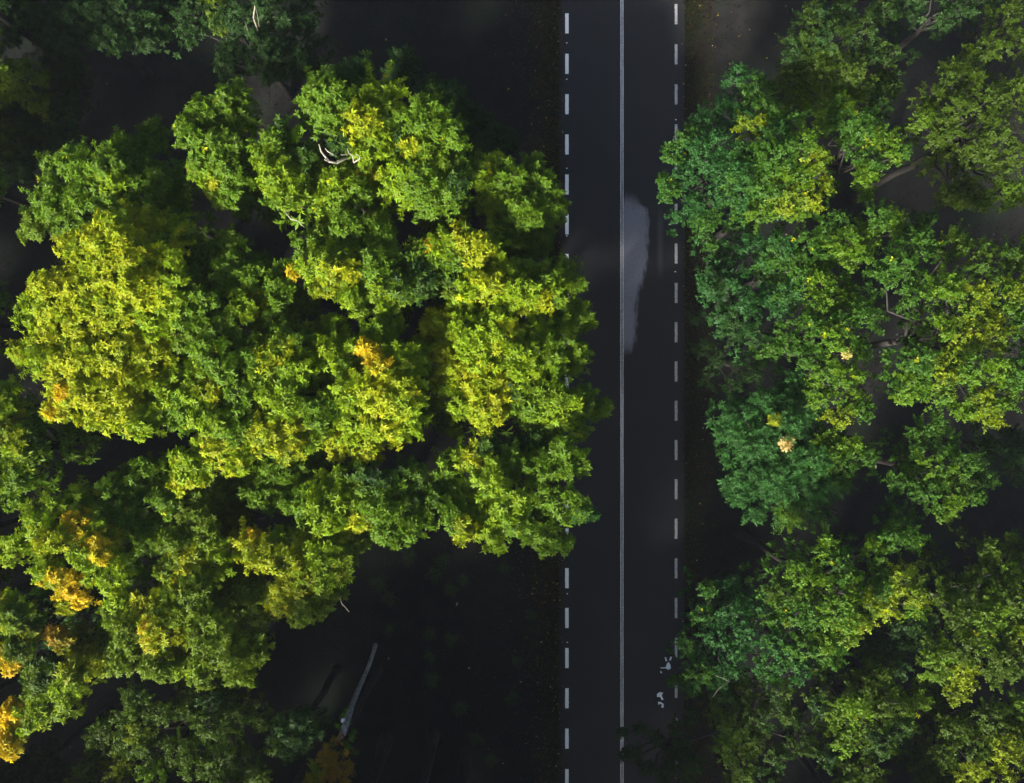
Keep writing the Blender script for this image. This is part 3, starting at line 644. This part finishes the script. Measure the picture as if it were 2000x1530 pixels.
# unseen taller trees added on the sun side to shade road and clearing
SHADE_TREES = [(-9.6, -17.8, 27.5), (-6.4, -17.8, 27.5), (-4.0, -17.6, 21.5), (1.0, -22.5, 23), (0.4, -27.5, 23.5), (10.4, -25.5, 20), (10.6, -18.8, 16.5), (-3.7, -20.8, 23.5), (-10.7, -27.1, 23.5), (-3.0, -29.2, 23.5), (-1.6, -36.2, 23.5), (-12.8, -23.6, 16.5), (-24.0, -9.6, 20.5), (-13.5, -34.1, 20.5), (0.5, -39.0, 23.5), (-5.1, -24.3, 16.5), (-2.3, -18.4, 22.5), (-24.0, -15.9, 16.5), (-15.6, -18.7, 16.5), (-5.8, -35.5, 16.5), (11.0, -29.2, 16.5), (11.0, -22.2, 16.5), (14.5, -30.6, 16.5), (17.3, -18.7, 16.5), (-2.3, -22.2, 16.5), (-3.0, -32.7, 16.5), (-12.1, -24.3, 16.5)]
HAZE = 0.00013

# ------------------------------------------------------------------ the forest goes on outside the picture (same trees again), shade trees added
def copy_tree(src, loc, rz, sxy=1.0):
    r = src.copy(); COL.objects.link(r); r.location = loc; r.rotation_euler = (0, 0, rz); r.scale = (sxy, sxy, sxy)
    r['label'] = 'green forest tree in the unbroken wood further along the road, some added to cast shade'; r['group'] = 'forest trees further off'
    for ch in src.children:
        c = ch.copy(); COL.objects.link(c); c.parent = r
    return r
SRC = [ALL_TREES[i][0] for i in (8, 20, 27, 32)]
def far_tree(x, y, i, s=1.0):
    copy_tree(SRC[i % 4], (x, y, 0), 1.7 * i + 0.4, s)
k = 0
for (x, y, s) in FAR:
    far_tree(x, y, k, s); k += 1
for q, (x, y, h) in enumerate(SHADE_TREES):
    copy_tree(ALL_TREES[20][0], (x, y, 0), 0.9 * q, h / 17.4)
# ------------------------------------------------------------------ broken trunk in the clearing
sb = world_at(733, 1262, 0); st = world_at(668, 1434, 10.4)
snag = thing('broken_trunk', 'pale grey broken tree trunk with a jagged top standing in the dark clearing', 'tree trunk', sb)
t = Tubes(); rs = np.random.default_rng(5)
pts = [sb + (st - sb) * q + np.array((0.05 * math.sin(7 * q), 0.04 * math.cos(5 * q), 0)) for q in np.linspace(0, 1, 12)]
pts[0] = pts[0] - np.array((0, 0, 0.1))
t.add(pts, [0.13, 0.10, 0.095, 0.095, 0.10, 0.105, 0.11, 0.118, 0.125, 0.135, 0.14, 0.12], 12)
t.build('trunk', M_SNAG, snag, sb)
t = Tubes()
for q in range(9):
    a = q * 0.7; rr = 0.09 if q < 8 else 0.02
    b = st + np.array((rr * math.cos(a), rr * math.sin(a), -0.25)); e = b + np.array((rs.normal(0, .05) - 0.03, rs.normal(-0.05, .05), rs.uniform(0.35, 0.95)))
    t.add([b, (b + e) / 2 + rs.normal(0, .012, 3), e], [0.05, 0.035, 0.008], 5)
o = t.build('splintered_top', M_SPLIT, snag, sb); o['label'] = 'splintered brown wood at the break'
t = Tubes(); kp = world_at(670, 1408, 9.4); ax = pts[9]
t.add([ax, ax * 0.4 + kp * 0.6, kp], [0.07, 0.065, 0.06], 8)
t.build('branch_stub', M_SNAG, snag, sb)
t = Tubes(); dirv = unit(kp - ax)
t.add([kp + dirv * 0.002 + np.array((0, 0, -0.02)), kp + dirv * 0.03 + np.array((0, 0, 0.012))], [0.10, 0.085], 10)
o = t.build('bracket_fungus', M_SCRAP, snag, sb); o['label'] = 'round whitish knob on the stub'

# ------------------------------------------------------------------ pale patches by the edge of the lane
def patch(name, label, polys, z0):
    allp = np.array([p for pl in polys for p in pl], float)
    c = world_at(*allp.mean(0), z0); root = thing(name, label, 'litter', c, None)
    for pl in polys:
        P = [world_at(x, y, z0) - c for (x, y) in pl]
        n = len(P); v = []; rng = np.random.default_rng(len(pl))
        for q in P: v.append(q)
        for q in P: v.append(q + np.array((0, 0, 0.03 + rng.uniform(0, 0.035))))
        f = [tuple(range(n, 2 * n))] + [(i, (i + 1) % n, n + (i + 1) % n, n + i) for i in range(n)]
        mesh_obj('scrap', v, f, M_SCRAP, root)
patch('torn_sheet', 'torn bluish white scraps with two prongs on the lane beside the worn dashes',
      [[(1302, 1297), (1306, 1293), (1309, 1298), (1310, 1305), (1305, 1308), (1300, 1305)], [(1298, 1284), (1301, 1284), (1303, 1290), (1300, 1292)],
       [(1309, 1283), (1312, 1283), (1310, 1289), (1307, 1290)], [(1290, 1304), (1300, 1303.4), (1300, 1305), (1290, 1305.4)], [(1289, 1311), (1292, 1311), (1293, 1314), (1290, 1315)]], 0.064)
patch('torn_sheet', 'torn white ring-shaped scraps on the lane near the sapling',
      [[(1283, 1356), (1288, 1352), (1295, 1353), (1292, 1357), (1294, 1363), (1296, 1366), (1292, 1367), (1289, 1361), (1283, 1361)],
       [(1285, 1371), (1290, 1371), (1296, 1375), (1296, 1382), (1291, 1381), (1293, 1376), (1288, 1374), (1286, 1377)]], 0.064)

# ------------------------------------------------------------------ forest floor: fallen leaves, grass, ferns
def litter(name, label, cat, n, sampler, size, tints, seed, zc=0.05, parent=None):
    rng = np.random.default_rng(seed)
    P = sampler(rng, n); n = len(P)
    a = rng.uniform(0, 6.28, n); L_ = size * rng.uniform(0.6, 1.3, n); W_ = L_ * rng.uniform(0.4, 0.65, n)
    d = np.stack([np.cos(a), np.sin(a), rng.normal(0, 0.25, n)], 1); w = np.stack([-np.sin(a), np.cos(a), rng.normal(0, 0.25, n)], 1)
    B = P - d * L_[:, None] / 2
    mid = P + np.array((0, 0, 0.015))
    V = np.stack([B, mid + w * W_[:, None] / 2, P + d * L_[:, None] / 2, mid - w * W_[:, None] / 2], 1).reshape(-1, 3)
    ti = np.array([TT for TT, _ in tints]); pr = np.array([p for _, p in tints]); pr = pr / pr.sum()
    c = ti[rng.choice(len(ti), n, p=pr)] * rng.uniform(0.7, 1.2, (n, 1))
    o = mesh_obj(name, V, leaf_faces(len(V)), M_LEAF, parent, tint=np.repeat(c, 4, 0))
    o['kind'] = 'stuff'; o['label'] = label; o['category'] = cat
    return o
def s_left(rng, n):
    x = RX0 + 0.22 - np.abs(rng.gamma(1.6, 0.55, n)); y = rng.uniform(-22, 22, n)
    return np.stack([x, y, np.full(n, 0.085)], 1)
def s_right(rng, n):
    x = RX1 - 0.18 + np.abs(rng.gamma(1.6, 0.55, n)); y = rng.uniform(-22, 22, n)
    return np.stack([x, y, np.full(n, 0.085)], 1)
def s_floor(rng, n):
    x = rng.uniform(-27, 27, n); y = rng.uniform(-21, 21, n)
    ok = (x < RX0 - 0.2) | (x > RX1 + 0.2)
    return np.stack([x, y, np.full(n, 0.05)], 1)[ok]
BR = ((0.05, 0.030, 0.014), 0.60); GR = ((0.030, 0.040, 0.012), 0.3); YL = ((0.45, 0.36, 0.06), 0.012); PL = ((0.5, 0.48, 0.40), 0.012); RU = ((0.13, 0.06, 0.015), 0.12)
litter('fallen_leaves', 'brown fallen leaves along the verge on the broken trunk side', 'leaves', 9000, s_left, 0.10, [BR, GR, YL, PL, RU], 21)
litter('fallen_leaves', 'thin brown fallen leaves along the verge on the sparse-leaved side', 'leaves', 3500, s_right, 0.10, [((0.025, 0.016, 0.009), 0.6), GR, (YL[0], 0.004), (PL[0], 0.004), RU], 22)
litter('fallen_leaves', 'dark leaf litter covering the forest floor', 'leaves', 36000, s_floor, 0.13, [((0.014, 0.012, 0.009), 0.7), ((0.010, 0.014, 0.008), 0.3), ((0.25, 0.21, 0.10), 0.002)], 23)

def fern(label, px, py, r, n=9, tint='d', seed=0):
    rng = np.random.default_rng(seed); p = world_at(px, py, 0.02)
    root = thing('fern', label, 'fern', p, 'ferns on the clearing floor')
    for q in range(n):
        a = q * 6.283 / n + rng.normal(0, 0.2); L = r * rng.uniform(0.75, 1.15); V = []
        for s_ in range(14):
            u = (s_ + 1) / 14; x = L * u; z = 0.55 * r * math.sin(min(1, u * 1.1) * 2.4) + 0.05
            wd = 0.30 * L * math.sin(math.pi * min(1, 0.15 + u * 0.85)) + 0.02
            for sg in (-1, 1):
                b = np.array((x, 0, z)); tip = np.array((x + 0.05 * L, sg * wd, z - 0.06 * L)); w = np.array((0.028 * L, 0, 0))
                V += [b, (b + tip) / 2 + w, tip, (b + tip) / 2 - w]
        V = np.array(V); ca, sa = math.cos(a), math.sin(a)
        V = np.stack([V[:, 0] * ca - V[:, 1] * sa, V[:, 0] * sa + V[:, 1] * ca, V[:, 2]], 1)
        c = np.array(TINT[tint]) * rng.uniform(0.6, 0.95)
        mesh_obj('frond', V, leaf_faces(len(V)), M_LEAF, root, tint=np.repeat(c[None], len(V), 0))
FL = 'dim low fern on the dark floor of the clearing'
for i, (px, py, r) in enumerate([(865, 1095, .5), (850, 1120, .55), (880, 1150, .45), (740, 1140, .6), (760, 1165, .5), (840, 1235, .4), (880, 1245, .45), (840, 1280, .4), (845, 1325, .5), (905, 1130, .4), (985, 1110, .4),
                               (1010, 1290, .4), (1000, 1360, .5), (930, 1440, .5), (960, 1480, .45), (800, 1090, .4), (800, 1075, .5), (1040, 1200, .4), (900, 1380, .45), (760, 1230, .35)]):
    fern(FL, px, py, r, seed=300 + i)
# grass growing along both edges of the asphalt
def grass(name, label, xfun, n, seed):
    rng = np.random.default_rng(seed); x = xfun(rng, n); y = rng.uniform(-23, 23, n)
    k = 0.5 + 0.5 * np.sin(y * 0.9 + 2 * np.sin(y * 0.37 + seed)); ok = rng.random(n) < 0.25 + 0.75 * k
    x, y = x[ok], y[ok]; n = len(x)
    P = np.stack([x, y, np.full(n, 0.035)], 1); a = rng.uniform(0, 6.28, n); h = rng.uniform(0.08, 0.22, n)
    lean = np.stack([np.cos(a), np.sin(a), np.zeros(n)], 1) * (h * rng.uniform(0.3, 0.9, n))[:, None]
    w = np.stack([-np.sin(a), np.cos(a), np.zeros(n)], 1) * 0.008
    T = P + lean + np.stack([0 * h, 0 * h, h], 1); Mi = P + lean * 0.35 + np.stack([0 * h, 0 * h, h * 0.6], 1)
    V = np.stack([P, Mi + w, T, Mi - w], 1).reshape(-1, 3)
    c = np.array((0.030, 0.048, 0.012)) * rng.uniform(0.6, 1.3, (n, 1)) + np.array((0.03, 0.018, 0.0)) * (rng.random((n, 1)) < 0.3)
    o = mesh_obj(name, V, leaf_faces(len(V)), M_LEAF, tint=np.repeat(c, 4, 0)); o['kind'] = 'stuff'; o['label'] = label; o['category'] = 'grass'
grass('grass', 'short dark grass at the asphalt edge on the broken trunk side', lambda r, n: RX0 + 0.04 - np.abs(r.gamma(1.5, 0.35, n)), 26000, 31)
grass('grass', 'short dark grass at the asphalt edge on the sparse-leaved side', lambda r, n: RX1 - 0.04 + np.abs(r.gamma(1.5, 0.35, n)), 20000, 32)
o = mesh_obj('stick', [world_at(890, 1183, .05), world_at(893, 1184, .06), world_at(895, 1177, .09), world_at(892, 1177, .07), world_at(891, 1181, .11), world_at(893.5, 1178, .12)],
             [(0, 1, 2, 3), (0, 4, 5, 3), (1, 2, 5, 4), (0, 1, 4), (3, 2, 5)], M_DEAD)
tag(o, 'short pale yellow stick lying alone on the dark clearing floor', 'stick')

# ------------------------------------------------------------------ thin bluish haze added to lift the deepest shade
hm = bpy.data.materials.new('haze'); nt, N, L = nodes_of(hm)
pv = N.new('ShaderNodeVolumePrincipled'); pv.inputs['Color'].default_value = (0.80, 0.88, 1.0, 1); pv.inputs['Density'].default_value = HAZE
pv.inputs['Anisotropy'].default_value = 0.0
ho = N.new('ShaderNodeOutputMaterial'); L.new(pv.outputs[0], ho.inputs['Volume'])
hx, z0, z1 = 650.0, -1.0, 47.0
hz = mesh_obj('haze', [(-hx, -hx, z0), (hx, -hx, z0), (hx, hx, z0), (-hx, hx, z0), (-hx, -hx, z1), (hx, -hx, z1), (hx, hx, z1), (-hx, hx, z1)],
              [(3, 2, 1, 0), (4, 5, 6, 7), (0, 1, 5, 4), (1, 2, 6, 5), (2, 3, 7, 6), (3, 0, 4, 7)], hm)
hz['kind'] = 'stuff'; hz['label'] = 'thin bluish haze added over the forest to lift its shade'; hz['category'] = 'haze'
